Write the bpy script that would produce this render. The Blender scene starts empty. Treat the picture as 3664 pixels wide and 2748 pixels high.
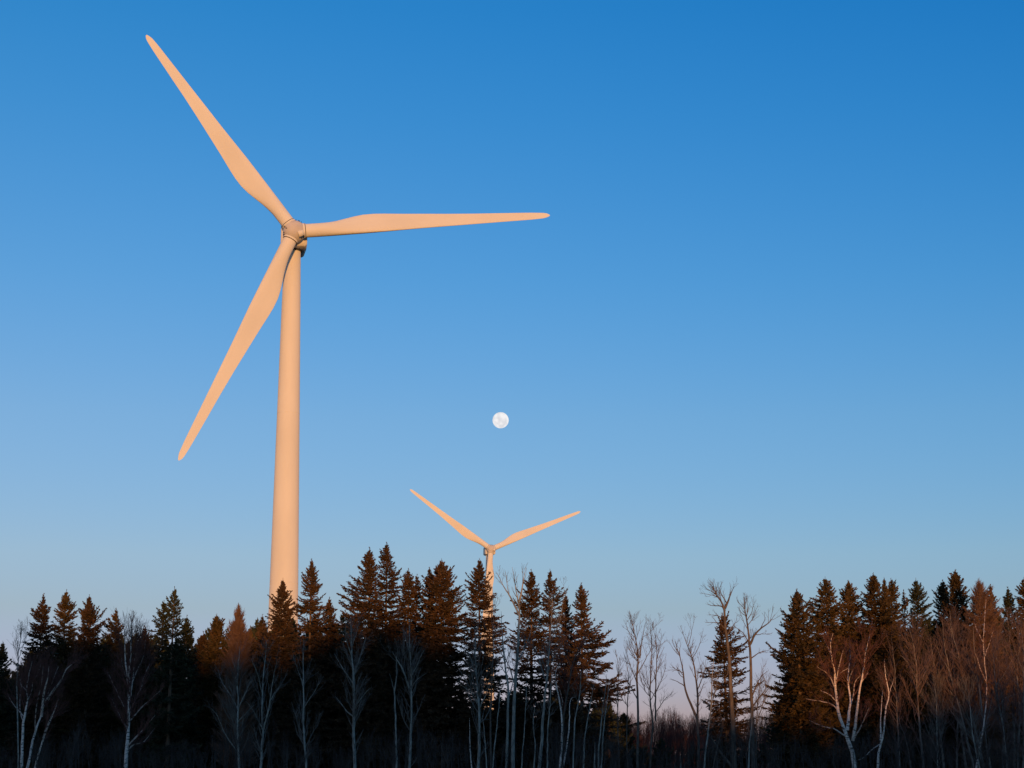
import bpy, math
import numpy as np
from mathutils import Matrix, Vector

sc = bpy.context.scene
COL = sc.collection
rad = math.radians

# ------------------------------------------------------------------ camera
PITCH = rad(11.63)
F = 6443.0            # focal length in photograph pixels (photo 3664 x 2748)
CAM_Z = 1.6
cam = bpy.data.cameras.new('camera')
cam.sensor_width = 36.0
cam.lens = F / 3664.0 * 36.0
cam.clip_start = 0.5
cam.clip_end = 60000.0
cam_o = bpy.data.objects.new('camera', cam)
cam_o.location = (0, 0, CAM_Z)
cam_o.rotation_euler = (math.pi / 2 + PITCH, 0, 0)
COL.objects.link(cam_o)
sc.camera = cam_o

def ray(px, py):
    x = (px - 1832.0) / F
    y = -(py - 1374.0) / F
    return np.array([x, math.cos(PITCH) - y * math.sin(PITCH), math.sin(PITCH) + y * math.cos(PITCH)])

def at(px, py, Y):
    """world point seen at a photograph pixel, on the vertical plane at distance Y"""
    r = ray(px, py)
    return np.array([0, 0, CAM_Z]) + r * (Y / r[1])

# zoomed views used to measure: (scale, x offset, y offset)
VIEW = {1: (2.217, 0, 2000), 2: (1.9565, 900, 1900), 3: (1.9565, 1650, 1900), 4: (2.2186, 2300, 2000), 5: (2.217, 2744, 2000)}
def vp(v, x, y):
    s, ox, oy = VIEW[v]
    return ox + x / s, oy + y / s
def vat(v, x, y, Y):
    return at(*vp(v, x, y), Y)

# ------------------------------------------------------------------ colour, sky, sun
SUN_EL, SUN_AZ = 3.0, 172.0        # behind the camera, a little to the right
vs = sc.view_settings
vs.view_transform = 'Standard'; vs.look = 'None'; vs.exposure = 0.0; vs.gamma = 1.0; vs.use_curve_mapping = False

world = bpy.data.worlds.new('World'); sc.world = world; world.use_nodes = True
wn, wl = world.node_tree.nodes, world.node_tree.links
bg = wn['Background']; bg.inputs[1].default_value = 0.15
sky = wn.new('ShaderNodeTexSky'); sky.sky_type = 'NISHITA'; sky.sun_disc = False
sky.sun_elevation = rad(SUN_EL); sky.sun_rotation = rad(SUN_AZ)
sky.dust_density = 0.0; sky.ozone_density = 4.0; sky.air_density = 1.0; sky.altitude = 0
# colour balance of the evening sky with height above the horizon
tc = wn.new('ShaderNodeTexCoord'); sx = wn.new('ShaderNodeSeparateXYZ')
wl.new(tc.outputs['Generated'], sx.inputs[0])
SKY_RAMP = [(0.0, (1.35, 1.35, 4.0)), (0.03, (1.9, 1.68, 3.6)), (0.077, (2.46, 1.79, 2.10)), (0.107, (2.84, 1.96, 2.01)), (0.182, (2.62, 2.02, 1.97)), (0.257, (1.80, 2.0, 2.05)), (0.341, (1.05, 1.92, 2.11)), (0.40, (0.64, 1.86, 2.15)), (0.6, (2.6, 2.2, 2.0)), (1.0, (3.2, 2.25, 1.85))]  # overhead stops, out of frame, lifted to fill the shade
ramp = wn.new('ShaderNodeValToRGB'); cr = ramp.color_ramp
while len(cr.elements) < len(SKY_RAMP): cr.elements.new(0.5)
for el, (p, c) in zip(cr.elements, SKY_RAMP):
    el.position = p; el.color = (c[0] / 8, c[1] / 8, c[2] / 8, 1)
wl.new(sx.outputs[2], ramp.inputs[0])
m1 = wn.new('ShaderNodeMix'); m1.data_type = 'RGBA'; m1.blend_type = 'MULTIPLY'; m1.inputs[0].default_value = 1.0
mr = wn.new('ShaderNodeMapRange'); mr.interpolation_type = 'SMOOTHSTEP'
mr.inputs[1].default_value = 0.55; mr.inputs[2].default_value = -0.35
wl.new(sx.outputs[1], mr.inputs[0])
mb = wn.new('ShaderNodeMix'); mb.data_type = 'RGBA'; mb.blend_type = 'MIX'     # sunset side: sky gain raised to warm and fill the shade
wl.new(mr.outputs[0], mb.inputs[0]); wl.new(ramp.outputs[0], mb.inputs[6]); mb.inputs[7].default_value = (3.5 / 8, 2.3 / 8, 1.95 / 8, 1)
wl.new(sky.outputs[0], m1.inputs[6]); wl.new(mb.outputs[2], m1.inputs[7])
# slight east-west change of the sky (redder and paler to the left)
vm = wn.new('ShaderNodeVectorMath'); vm.operation = 'MULTIPLY_ADD'
cx = wn.new('ShaderNodeCombineXYZ')
xz = wn.new('ShaderNodeMath'); xz.operation = 'MULTIPLY'; wl.new(sx.outputs[0], xz.inputs[0]); wl.new(sx.outputs[2], xz.inputs[1])
cl = wn.new('ShaderNodeClamp'); cl.inputs[1].default_value = -0.13; cl.inputs[2].default_value = 0.13; wl.new(xz.outputs[0], cl.inputs[0])
for i in range(3): wl.new(cl.outputs[0], cx.inputs[i])
wl.new(cx.outputs[0], vm.inputs[0]); vm.inputs[1].default_value = (-26, -6.5, -1.5); vm.inputs[2].default_value = (8, 8, 8)
m2 = wn.new('ShaderNodeMix'); m2.data_type = 'RGBA'; m2.blend_type = 'MULTIPLY'; m2.inputs[0].default_value = 1.0
wl.new(m1.outputs[2], m2.inputs[6]); wl.new(vm.outputs[0], m2.inputs[7])
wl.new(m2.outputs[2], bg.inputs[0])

sun = bpy.data.lights.new('sun', 'SUN'); sun.energy = 3.4; sun.angle = rad(0.53); sun.color = (1.0, 0.445, 0.118)
sun_o = bpy.data.objects.new('sun', sun); COL.objects.link(sun_o)
az = rad(SUN_AZ); el = rad(SUN_EL)
to_sun = Vector((math.sin(az) * math.cos(el), math.cos(az) * math.cos(el), math.sin(el)))
sun_o.rotation_euler = to_sun.to_track_quat('Z', 'Y').to_euler()
sun_o.location = to_sun * 300

# ------------------------------------------------------------------ materials
def new_mat(name, rough=0.8, spec=0.2):
    m = bpy.data.materials.new(name); m.use_nodes = True
    b = m.node_tree.nodes['Principled BSDF']
    b.inputs['Roughness'].default_value = rough
    b.inputs['Specular IOR Level'].default_value = spec
    return m, m.node_tree.nodes, m.node_tree.links, b

def noise_mat(name, c0, c1, scale, rough=0.8, spec=0.2, stretch=(1, 1, 1), lo=0.35, hi=0.65, detail=4, obj_var=0.0):
    m, n, l, b = new_mat(name, rough, spec)
    t = n.new('ShaderNodeTexCoord'); mp = n.new('ShaderNodeMapping'); mp.inputs['Scale'].default_value = stretch
    l.new(t.outputs['Object'], mp.inputs[0])
    nz = n.new('ShaderNodeTexNoise'); nz.inputs['Scale'].default_value = scale; nz.inputs['Detail'].default_value = detail
    l.new(mp.outputs[0], nz.inputs['Vector'])
    r = n.new('ShaderNodeValToRGB'); r.color_ramp.elements[0].position = lo; r.color_ramp.elements[1].position = hi
    r.color_ramp.elements[0].color = (*c0, 1); r.color_ramp.elements[1].color = (*c1, 1)
    l.new(nz.outputs[0], r.inputs[0])
    out = r.outputs[0]
    if obj_var:
        oi = n.new('ShaderNodeObjectInfo'); mr = n.new('ShaderNodeMapRange')
        mr.inputs[3].default_value = 1 - obj_var; mr.inputs[4].default_value = 1 + obj_var
        l.new(oi.outputs['Random'], mr.inputs[0])
        mx = n.new('ShaderNodeMix'); mx.data_type = 'RGBA'; mx.blend_type = 'MULTIPLY'; mx.inputs[0].default_value = 1
        l.new(out, mx.inputs[6]); l.new(mr.outputs[0], mx.inputs[7]); out = mx.outputs[2]
    l.new(out, b.inputs['Base Color'])
    return m

M = {}
def flat(m):
    b = m.node_tree.nodes['Principled BSDF']
    if 'Diffuse Roughness' in b.inputs: b.inputs['Diffuse Roughness'].default_value = 0.33
    return m
M['paint'] = noise_mat('turbine_paint', (0.70, 0.69, 0.66), (0.78, 0.77, 0.74), 0.25, 0.6, 0.2, (1, 1, 0.35), 0.3, 0.7, 6)
flat(M['paint'])
M['hub_paint'] = flat(noise_mat('hub_paint', (0.55, 0.53, 0.53), (0.65, 0.62, 0.61), 0.5, 0.6, 0.2, (1, 1, 1), 0.3, 0.7, 6))
M['dark_metal'] = noise_mat('dark_fittings', (0.03, 0.03, 0.035), (0.06, 0.06, 0.06), 4, 0.6)
M['seal'] = noise_mat('joint_seal', (0.05, 0.05, 0.055), (0.09, 0.09, 0.09), 3, 0.7)
M['grey'] = noise_mat('grey_composite', (0.30, 0.30, 0.31), (0.40, 0.40, 0.40), 1.0, 0.6)
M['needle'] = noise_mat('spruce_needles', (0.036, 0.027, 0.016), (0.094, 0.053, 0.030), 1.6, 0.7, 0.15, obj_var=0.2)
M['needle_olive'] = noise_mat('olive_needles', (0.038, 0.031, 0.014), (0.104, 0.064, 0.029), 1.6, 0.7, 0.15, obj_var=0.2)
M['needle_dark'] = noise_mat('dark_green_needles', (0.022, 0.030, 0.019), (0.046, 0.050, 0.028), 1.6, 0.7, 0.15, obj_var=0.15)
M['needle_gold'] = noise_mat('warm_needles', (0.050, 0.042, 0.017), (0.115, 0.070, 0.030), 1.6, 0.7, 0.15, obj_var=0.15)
M['larch'] = noise_mat('larch_twigs', (0.13, 0.075, 0.055), (0.22, 0.13, 0.09), 2.0, 0.8, 0.1)
M['spruce_bark'] = noise_mat('spruce_bark', (0.09, 0.065, 0.05), (0.20, 0.14, 0.10), 5, 0.9, 0.1, (1, 1, 0.3))
M['birch'] = noise_mat('birch_bark', (0.055, 0.042, 0.036), (0.76, 0.64, 0.58), 7.0, 0.7, 0.2, (0.5, 0.5, 2.2), 0.36, 0.46, 5)
M['birch_limb'] = noise_mat('birch_limb_bark', (0.06, 0.045, 0.04), (0.56, 0.45, 0.41), 6.0, 0.75, 0.2, (0.6, 0.6, 1.6), 0.38, 0.52, 5)
M['birch_twig'] = noise_mat('birch_twigs', (0.10, 0.048, 0.042), (0.18, 0.085, 0.07), 2.0, 0.8, 0.1)
M['aspen'] = noise_mat('aspen_bark', (0.17, 0.165, 0.15), (0.40, 0.385, 0.35), 5.0, 0.8, 0.15, (1, 1, 0.5), 0.3, 0.65, 5)
M['aspen_twig'] = noise_mat('aspen_twigs', (0.11, 0.10, 0.092), (0.21, 0.19, 0.175), 2.0, 0.8, 0.1)
M['brown_bark'] = noise_mat('poplar_bark', (0.075, 0.062, 0.054), (0.175, 0.143, 0.122), 5.0, 0.85, 0.1, (1, 1, 0.4), 0.3, 0.7, 5)
M['brown_twig'] = noise_mat('poplar_twigs', (0.10, 0.078, 0.068), (0.19, 0.15, 0.13), 2.0, 0.85, 0.1)
M['red_twig'] = noise_mat('reddish_brush', (0.085, 0.040, 0.036), (0.16, 0.075, 0.062), 0.7, 0.85, 0.1)
M['thicket_bark'] = noise_mat('thicket_bark', (0.13, 0.11, 0.10), (0.27, 0.23, 0.21), 5.0, 0.85, 0.1, (1, 1, 0.4), 0.3, 0.7, 5)
M['thicket_twig'] = noise_mat('thicket_twigs', (0.10, 0.065, 0.06), (0.18, 0.12, 0.11), 1.0, 0.85, 0.1)
M['scrub'] = noise_mat('scrub_twigs', (0.035, 0.030, 0.030), (0.10, 0.085, 0.08), 0.7, 0.85, 0.1)
M['ground'] = noise_mat('winter_grass_ground', (0.045, 0.038, 0.025), (0.12, 0.10, 0.065), 0.6, 0.95, 0.05, (1, 1, 1), 0.3, 0.7, 8)
M['shade_ridge'] = noise_mat('shade_ridge_ground', (0.025, 0.03, 0.018), (0.06, 0.055, 0.035), 0.2, 0.95, 0.05)

# ------------------------------------------------------------------ mesh helpers
class Geo:
    """collects vertices and faces (with a material slot each) for ONE mesh"""
    def __init__(s): s.v, s.q, s.t, s.mq, s.mt, s.n = [], [], [], [], [], 0
    def quads(s, verts, faces, mat=0):
        verts = np.asarray(verts, float).reshape(-1, 3); faces = np.asarray(faces, np.int64).reshape(-1, 4)
        s.v.append(verts); s.q.append(faces + s.n); s.mq.append(np.full(len(faces), mat)); s.n += len(verts)
    def tris(s, verts, faces, mat=0):
        verts = np.asarray(verts, float).reshape(-1, 3); faces = np.asarray(faces, np.int64).reshape(-1, 3)
        s.v.append(verts); s.t.append(faces + s.n); s.mt.append(np.full(len(faces), mat)); s.n += len(verts)
    def build(s, name, mats, parent=None, origin=(0, 0, 0), smooth=False):
        me = bpy.data.meshes.new(name)
        v = np.concatenate(s.v) - np.asarray(origin, float)
        q = np.concatenate(s.q) if s.q else np.zeros((0, 4), int)
        t = np.concatenate(s.t) if s.t else np.zeros((0, 3), int)
        loops = np.concatenate([q.ravel(), t.ravel()]).astype(np.int32)
        sizes = np.concatenate([np.full(len(q), 4), np.full(len(t), 3)]).astype(np.int32)
        starts = np.concatenate([[0], np.cumsum(sizes)[:-1]]).astype(np.int32)
        me.vertices.add(len(v)); me.vertices.foreach_set('co', v.astype(np.float32).ravel())
        me.loops.add(len(loops)); me.loops.foreach_set('vertex_index', loops)
        me.polygons.add(len(sizes)); me.polygons.foreach_set('loop_start', starts); me.polygons.foreach_set('loop_total', sizes)
        mi = np.concatenate(s.mq + s.mt).astype(np.int32)
        me.polygons.foreach_set('material_index', mi)
        if smooth: me.polygons.foreach_set('use_smooth', np.ones(len(sizes), bool))
        me.update(calc_edges=True)
        for m in (mats if isinstance(mats, (list, tuple)) else [mats]): me.materials.append(m)
        o = bpy.data.objects.new(name, me); COL.objects.link(o)
        if parent is not None: o.parent = parent
        else: o.location = origin
        return o

def thing(name, label, cat, loc, group=None):
    o = bpy.data.objects.new(name, None); o.empty_display_size = 0.5
    COL.objects.link(o); o.location = loc; tag(o, label, cat, group)
    return o
def tag(o, label=None, cat=None, group=None, kind=None):
    if label: o['label'] = label
    if cat: o['category'] = cat
    if group: o['group'] = group
    if kind: o['kind'] = kind
    return o

def norm(a): return a / np.maximum(np.linalg.norm(a, axis=-1, keepdims=True), 1e-9)

def tubes(g, P, R, sides=3, mat=0, cap=False):
    """P (N,K,3) paths, R (N,K) radii"""
    P = np.asarray(P, float); R = np.asarray(R, float)
    N, K, _ = P.shape
    T = np.empty_like(P); T[:, 1:-1] = P[:, 2:] - P[:, :-2]; T[:, 0] = P[:, 1] - P[:, 0]; T[:, -1] = P[:, -1] - P[:, -2]
    T = norm(T)
    ref = np.where(np.abs(T[:, :1, 1:2]) > 0.9, np.array([1., 0, 0]), np.array([0., 1., 0]))
    A = norm(np.cross(T, np.broadcast_to(ref, T.shape))); B = np.cross(T, A)
    th = np.arange(sides) * 2 * math.pi / sides
    V = P[:, :, None] + R[:, :, None, None] * (np.cos(th)[None, None, :, None] * A[:, :, None] + np.sin(th)[None, None, :, None] * B[:, :, None])
    base = (np.arange(N) * K * sides)[:, None, None] + (np.arange(K - 1) * sides)[None, :, None]
    i = np.arange(sides)[None, None, :]; j = (i + 1) % sides
    Fq = np.stack([base + i, base + j, base + sides + j, base + sides + i], -1)
    g.quads(V, Fq, mat)

def spline(pts, n):
    """Catmull-Rom through the points, n samples"""
    p = np.asarray(pts, float)
    if len(p) == 2: p = np.stack([p[0], (p[0] + p[1]) / 2, p[1]])
    p = np.vstack([2 * p[0] - p[1], p, 2 * p[-1] - p[-2]])
    seg = len(p) - 3
    u = np.linspace(0, seg - 1e-6, n); k = u.astype(int); t = (u - k)[:, None]
    a, b, c, d = p[k], p[k + 1], p[k + 2], p[k + 3]
    return 0.5 * (2 * b + (c - a) * t + (2 * a - 5 * b + 4 * c - d) * t ** 2 + (3 * b - a - 3 * c + d) * t ** 3)

# ------------------------------------------------------------------ setting: ground, added shade ridge behind the camera
rg = np.random.default_rng(3)
def sheet(name, x0, x1, y0, y1, nx, ny, fz, mat):
    X, Y = np.meshgrid(np.linspace(x0, x1, nx), np.linspace(y0, y1, ny))
    V = np.stack([X, Y, fz(X, Y)], -1).reshape(-1, 3)
    i = np.arange(nx - 1)[None] + np.arange(ny - 1)[:, None] * nx
    g = Geo(); g.quads(V, np.stack([i, i + 1, i + nx + 1, i + nx], -1))
    return g.build(name, mat, smooth=True)
tag(sheet('ground', -9000, 9000, -3000, 15000, 60, 60, lambda X, Y: X * 0, M['ground']), kind='structure')

def shade_ridge_top(x):
    # unseen ridge added behind the viewpoint, profile shaped to shade the lower wood
    h = np.interp(x, [-400, -150, -60, 9, 15, 21, 30, 34, 40, 46, 53, 60, 90, 150, 400], [10, 20, 23.4, 23.0, 20.2, 22.6, 22.8, 21.3, 18.2, 15.6, 15.4, 17.6, 18.2, 17.0, 12])
    return h + 1.0 * np.sin(x * 0.9) * np.sin(x * 0.37 + 1) + 0.7 * np.sin(x * 2.3 + 0.5) + 0.4 * np.sin(x * 4.1)
def shade_ridge_z(X, Y):
    t = np.clip(1 - np.abs(Y + 120) / 42, 0, 1)
    return shade_ridge_top(X) * (t * t * (3 - 2 * t)) - 0.05
tag(sheet('shade_ridge', -400, 400, -165, -75, 1200, 31, shade_ridge_z, M['shade_ridge']), kind='structure')

# ------------------------------------------------------------------ moon
def build_moon():
    D = 30000.0
    r = ray(1740 + 850 / 16.59, 1450 + 890 / 16.59); r = r / np.linalg.norm(r)
    c = np.array([0, 0, CAM_Z]) + r * D
    R = D * (58.6 / 2) / F * 0.985
    g = Geo(); nu, nv = 64, 32
    th = np.linspace(0, 2 * math.pi, nu, endpoint=False); ph = np.linspace(0, math.pi, nv + 1)
    V = np.stack([np.sin(ph)[:, None] * np.cos(th), np.sin(ph)[:, None] * np.sin(th), np.repeat(np.cos(ph)[:, None], nu, 1)], -1).reshape(-1, 3) * R
    i = np.arange(nv)[:, None] * nu; j = np.arange(nu)[None]; k = (j + 1) % nu
    g.quads(V + c, np.stack([i + j, i + nu + j, i + nu + k, i + k], -1))
    m, n, l, b = new_mat('moon_surface', 1.0, 0.0)
    t = n.new('ShaderNodeTexCoord'); nz = n.new('ShaderNodeTexNoise'); nz.inputs['Scale'].default_value = 1.3 / R; nz.inputs['Detail'].default_value = 3
    l.new(t.outputs['Object'], nz.inputs['Vector'])
    rp = n.new('ShaderNodeValToRGB'); rp.color_ramp.elements[0].position = 0.36; rp.color_ramp.elements[1].position = 0.58
    rp.color_ramp.elements[0].color = (0.70, 0.71, 0.75, 1); rp.color_ramp.elements[1].color = (0.90, 0.89, 0.90, 1)
    l.new(nz.outputs[0], rp.inputs[0])
    b.inputs['Base Color'].default_value = (0.02, 0.02, 0.02, 1)
    l.new(rp.outputs[0], b.inputs['Emission Color']); b.inputs['Emission Strength'].default_value = 1.0
    o = g.build('moon', m, origin=c, smooth=True)
    tag(o, 'pale white nearly full moon in the open sky above the small turbine', 'moon')
build_moon()

# ------------------------------------------------------------------ wind turbines
def loft(g, rings, mat=0, close=True, cap0=True, cap1=True):
    """rings (K,S,3)"""
    rings = np.asarray(rings, float); K, S, _ = rings.shape
    i = np.arange(K - 1)[:, None] * S; j = np.arange(S)[None]; k = (j + 1) % S
    g.quads(rings, np.stack([i + j, i + k, i + S + k, i + S + j], -1), mat)
    for ring, flag, flip in ((rings[0], cap0, True), (rings[-1], cap1, False)):
        if flag:
            c = ring.mean(0); v = np.vstack([ring, c]); a = np.arange(S); b = (a + 1) % S
            f = np.stack([a, b, np.full(S, S)], -1)
            g.tris(v, f[:, ::-1] if flip else f, mat)

def circle(n): 
    t = np.arange(n) * 2 * math.pi / n
    return np.cos(t), np.sin(t)

BL = 40.0
def blade_geo():
    rr = np.array([1.62, 3.0, 4.2, 5.4, 6.6, 8.0, 9.4, 10.8, 12.4, 14, 17, 20, 24, 28, 32, 35, 37, 38.2, 39.0, 39.5, 39.8, 39.95])
    chord = np.interp(rr, [0, 4.0, 6, 8, 10, 11.5, 13.5, 17, 22, 28, 34, 37.5, 39.0, 39.6, 40], [2.1, 2.1, 2.35, 2.85, 3.3, 3.42, 3.3, 2.85, 2.3, 1.8, 1.4, 1.15, 0.9, 0.6, 0.12])
    le = np.interp(rr, [0, 4, 10, 14, 20, 30, 37.5, 39.2, 40], [1.05, 1.05, 1.02, 0.98, 0.80, 0.62, 0.50, 0.38, 0.05])   # leading edge offset
    thick = np.interp(rr, [0, 4, 7, 10, 14, 20, 30, 40], [1.0, 1.0, 0.66, 0.42, 0.30, 0.23, 0.18, 0.14])
    twist = np.interp(rr, [0, 4, 10, 20, 30, 40], [16, 16, 13, 7, 3.5, 1.5])
    wgt = np.interp(rr, [0, 4, 11], [0, 0, 1])
    S = 32; u = np.arange(S) / S * 2 * math.pi
    xc = (1 + np.cos(u)) / 2            # 1 at leading edge ... 0 trailing
    xs = 1 - xc                          # distance from the leading edge
    yt = 5 * (0.2969 * np.sqrt(xs) - 0.126 * xs - 0.3516 * xs ** 2 + 0.2843 * xs ** 3 - 0.1036 * xs ** 4)
    rings = []
    for r, c, L, t, tw, w in zip(rr, chord, le, thick, twist, wgt):
        air = np.where(np.sin(u) < 0, -0.62, 1.25) * yt * c * t
        air = air - 0.03 * c * np.sin(math.pi * xs) * -1
        cir = 0.5 * c * t * np.sin(u)
        X = L - c * xs
        Yv = (1 - w) * cir + w * air
        a = rad(tw)
        rings.append(np.stack([X * math.cos(a) + Yv * math.sin(a), -X * math.sin(a) + Yv * math.cos(a), np.full(S, r)], -1))
    g = Geo(); loft(g, rings); return g

def rounded_rect(w, h, r, n=6):
    pts = []
    for cx_, cy_, a0 in ((w / 2 - r, h / 2 - r, 0), (-w / 2 + r, h / 2 - r, 90), (-w / 2 + r, -h / 2 + r, 180), (w / 2 - r, -h / 2 + r, 270)):
        for k in range(n):
            a = rad(a0 + 90 * k / (n - 1)); pts.append((cx_ + r * math.cos(a), cy_ + r * math.sin(a)))
    return np.array(pts)

def box_geo(g, c, A, size, mat=0):
    """box centred at c with axes A (3 rows)"""
    s = np.array([[x, y, z] for x in (-.5, .5) for y in (-.5, .5) for z in (-.5, .5)]) * size
    v = s @ np.asarray(A) + c
    g.quads(v, [[0, 1, 3, 2], [4, 6, 7, 5], [0, 4, 5, 1], [2, 3, 7, 6], [0, 2, 6, 4], [1, 5, 7, 3]], mat)

def build_turbine(label, hub_px, D, yaw, phase, tilt=6.0):
    r = ray(*hub_px); C = np.array([0, 0, CAM_Z]) + r * D / math.hypot(r[0], r[1])
    y, t = rad(yaw), rad(tilt)
    n = np.array([math.sin(y) * math.cos(t), -math.cos(y) * math.cos(t), math.sin(t)])
    e = np.cross([0, 0, 1.0], n); e /= np.linalg.norm(e); u = np.cross(n, e)
    back = np.array([-math.sin(y), math.cos(y), 0.0])
    T = C + back * 4.1 - np.cross(back, [0, 0, 1.0]) * 0.15; base = np.array([T[0], T[1], 0.0])
    root = thing('wind_turbine', label, 'wind turbine', base, 'white wind turbines')
    # tower
    zt = C[2] - 1.75
    zs = np.concatenate([np.linspace(0, zt, 25)]); S = 64; cc, ss = circle(S)
    rings = []
    for z in zs:
        rd = np.interp(z, [0, 21.7, 70, zt], [2.55, 2.2, 1.43, 1.26])
        rings.append(np.stack([rd * cc, rd * ss, np.full(S, z)], -1) + base)
    g = Geo(); loft(g, rings)
    g.build('tower', M['paint'], root, base, True)
    for zf in (zt * 0.34, zt * 0.67):
        g = Geo()
        rd = np.interp(zf, [0, 21.7, 70, zt], [2.55, 2.2, 1.43, 1.26]) + 0.012
        loft(g, [np.stack([q * cc, q * ss, np.full(S, zz)], -1) + base for q, zz in ((rd - .05, zf - .06), (rd, zf - .05), (rd, zf + .05), (rd - .05, zf + .06))], cap0=False, cap1=False)
        g.build('flange', M['paint'], root, base)
    g = Geo()
    loft(g, [np.stack([q * cc, q * ss, np.full(S, zz)], -1) + base for q, zz in ((1.2, zt - .35), (1.5, zt - .3), (1.5, zt - .02), (1.2, zt))])
    g.build('yaw_ring', M['seal'], root, base)
    # nacelle: level rounded box, narrowing to the rear
    side = np.cross(back, [0, 0, 1.0])
    g = Geo(); rings = []
    for s, w, hb, ht, rr_ in ((1.05, 2.9, -1.45, 1.35, .5), (1.3, 3.8, -1.78, 1.7, .5), (1.6, 4.05, -1.86, 1.85, .5), (4.5, 4.0, -1.86, 1.85, .5), (8.4, 3.55, -1.7, 1.6, .45), (9.3, 3.4, -1.5, 1.45, .45), (9.55, 2.8, -1.2, 1.15, .4)):
        p = rounded_rect(w, ht - hb, rr_); p[:, 1] += (ht + hb) / 2
        rings.append(C + back * s + p[:, :1] * side + p[:, 1:] * np.array([0, 0, 1.0]))
    loft(g, rings)
    nac = g.build('nacelle', M['paint'], root, base)
    g = Geo(); box_geo(g, C + back * 7.2 + np.array([0, 0, 2.0]), [side, back, [0, 0, 1.0]], (1.6, 1.2, 0.7)); box_geo(g, C + back * 8.6 + side * .5 + np.array([0, 0, 2.3]), [side, back, [0, 0, 1.0]], (0.07, 0.07, 1.5)); box_geo(g, C + back * 8.6 - side * .5 + np.array([0, 0, 2.3]), [side, back, [0, 0, 1.0]], (0.07, 0.07, 1.5))
    g.build('sensor_mast', M['grey'], root, base)
    # hub: round nose with three sleeves
    g = Geo(); prof = [(1.72, 0.02), (1.70, 0.35), (1.60, 0.72), (1.38, 1.08), (1.05, 1.38), (0.6, 1.60), (0.1, 1.70), (-0.5, 1.72), (-1.0, 1.66), (-1.25, 1.5)]
    loft(g, [C + n * a + q * (cc[:, None] * e + ss[:, None] * u) for a, q in prof])
    ang = [rad(phase) + k * 2 * math.pi / 3 for k in range(3)]
    rings_s = []
    for a in ang:
        R_ = math.cos(a) * e + math.sin(a) * u; L_ = math.sin(a) * e - math.cos(a) * u
        sl = lambda q, d: C + R_ * d + q * (cc[:, None] * L_ + ss[:, None] * n)
        loft(g, [sl(1.14, .5), sl(1.10, 1.32)])
        rings_s.append((R_, L_, sl))
    hub = g.build('hub', M['hub_paint'], root, base, True)
    for R_, L_, sl in rings_s:
        g = Geo(); loft(g, [sl(1.08, 1.30), sl(1.15, 1.34), sl(1.15, 1.56), sl(1.11, 1.60)])
        g.build('blade_collar', M['paint'], root, base)
        g = Geo(); loft(g, [sl(1.05, 1.59), sl(1.13, 1.60), sl(1.13, 1.68), sl(1.03, 1.70)])
        g.build('joint_ring', M['seal'], root, base)
    # hatch plate and little fittings on the hub, between the sleeves
    am = ang[0] - rad(46)
    Rm = math.cos(am) * e + math.sin(am) * u; Lm = math.sin(am) * e - math.cos(am) * u
    nn = norm(Rm * 0.5 + n * 0.87); tt = norm(np.cross(Lm, nn))
    g = Geo(); box_geo(g, C + Rm * 1.30 + n * 1.46, [norm(Lm * .92 + tt * .4), norm(tt * .92 - Lm * .4), nn], (0.95, 0.85, 0.14)); g.build('hatch', M['paint'], hub)
    for a2, tilt_ in ((ang[0] + 0.85, .25), (ang[0] + 1.15, .2), (ang[0] + 1.35, .45), (ang[1] + 0.75, .6), (ang[1] + 0.95, .8), (ang[1] + 1.2, .35), (ang[1] + 1.35, .2), (ang[1] + .6, .35), (ang[0] + 1.0, .5), (am + .12, .35), (am - .14, .35)):
        R2 = math.cos(a2) * e + math.sin(a2) * u; nn2 = norm(R2 * math.cos(tilt_) + n * math.sin(tilt_))
        L2 = math.sin(a2) * e - math.cos(a2) * u
        g = Geo(); box_geo(g, C + nn2 * 1.76, [L2, np.cross(L2, nn2), nn2], (0.10, 0.16, 0.22))
        g.build('lifting_lug', M['dark_metal'], hub)
    for o in hub.children:
        for v in o.data.vertices: v.co -= Vector(base)
    # blades: one mesh, three copies
    bg_ = build_turbine.blade
    for a in ang:
        R_ = math.cos(a) * e + math.sin(a) * u; L_ = math.sin(a) * e - math.cos(a) * u
        mw = Matrix(((L_[0], -n[0], R_[0], C[0] - base[0]), (L_[1], -n[1], R_[1], C[1] - base[1]), (L_[2], -n[2], R_[2], C[2] - base[2]), (0, 0, 0, 1)))
        if bg_ is None:
            o = blade_geo().build('blade', M['paint'], root, (0, 0, 0), True); build_turbine.blade = bg_ = o
        else:
            o = bg_.copy(); COL.objects.link(o); o.parent = root
        o.matrix_local = mw
build_turbine.blade = None
build_turbine('huge white wind turbine with all three blades high above the left of the wood', (1053.5, 828.5), 267.3, 8.2, 6.4)
build_turbine('small distant wind turbine rising behind the spruces under the moon', (1757, 1965), 711.4, 9.4, 23.7)

# ------------------------------------------------------------------ conifers
def leafquads(g, c, a, rng, l, w, mat=0):
    """many thin needle sprays: centres c, axes a"""
    N = len(c)
    rv = norm(rng.normal(size=(N, 3)) + np.array([0, 0, 0.3])); s = norm(np.cross(a, rv))
    l = np.broadcast_to(l, (N,))[:, None] * rng.uniform(.7, 1.3, (N, 1)); w = np.broadcast_to(w, (N,))[:, None] * rng.uniform(.7, 1.3, (N, 1))
    V = np.stack([c - a * l * .5, c + s * w * .5 + a * l * .05, c + a * l * .5, c - s * w * .5 + a * l * .05], 1)
    g.quads(V, np.arange(4 * N).reshape(N, 4), mat)

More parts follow.
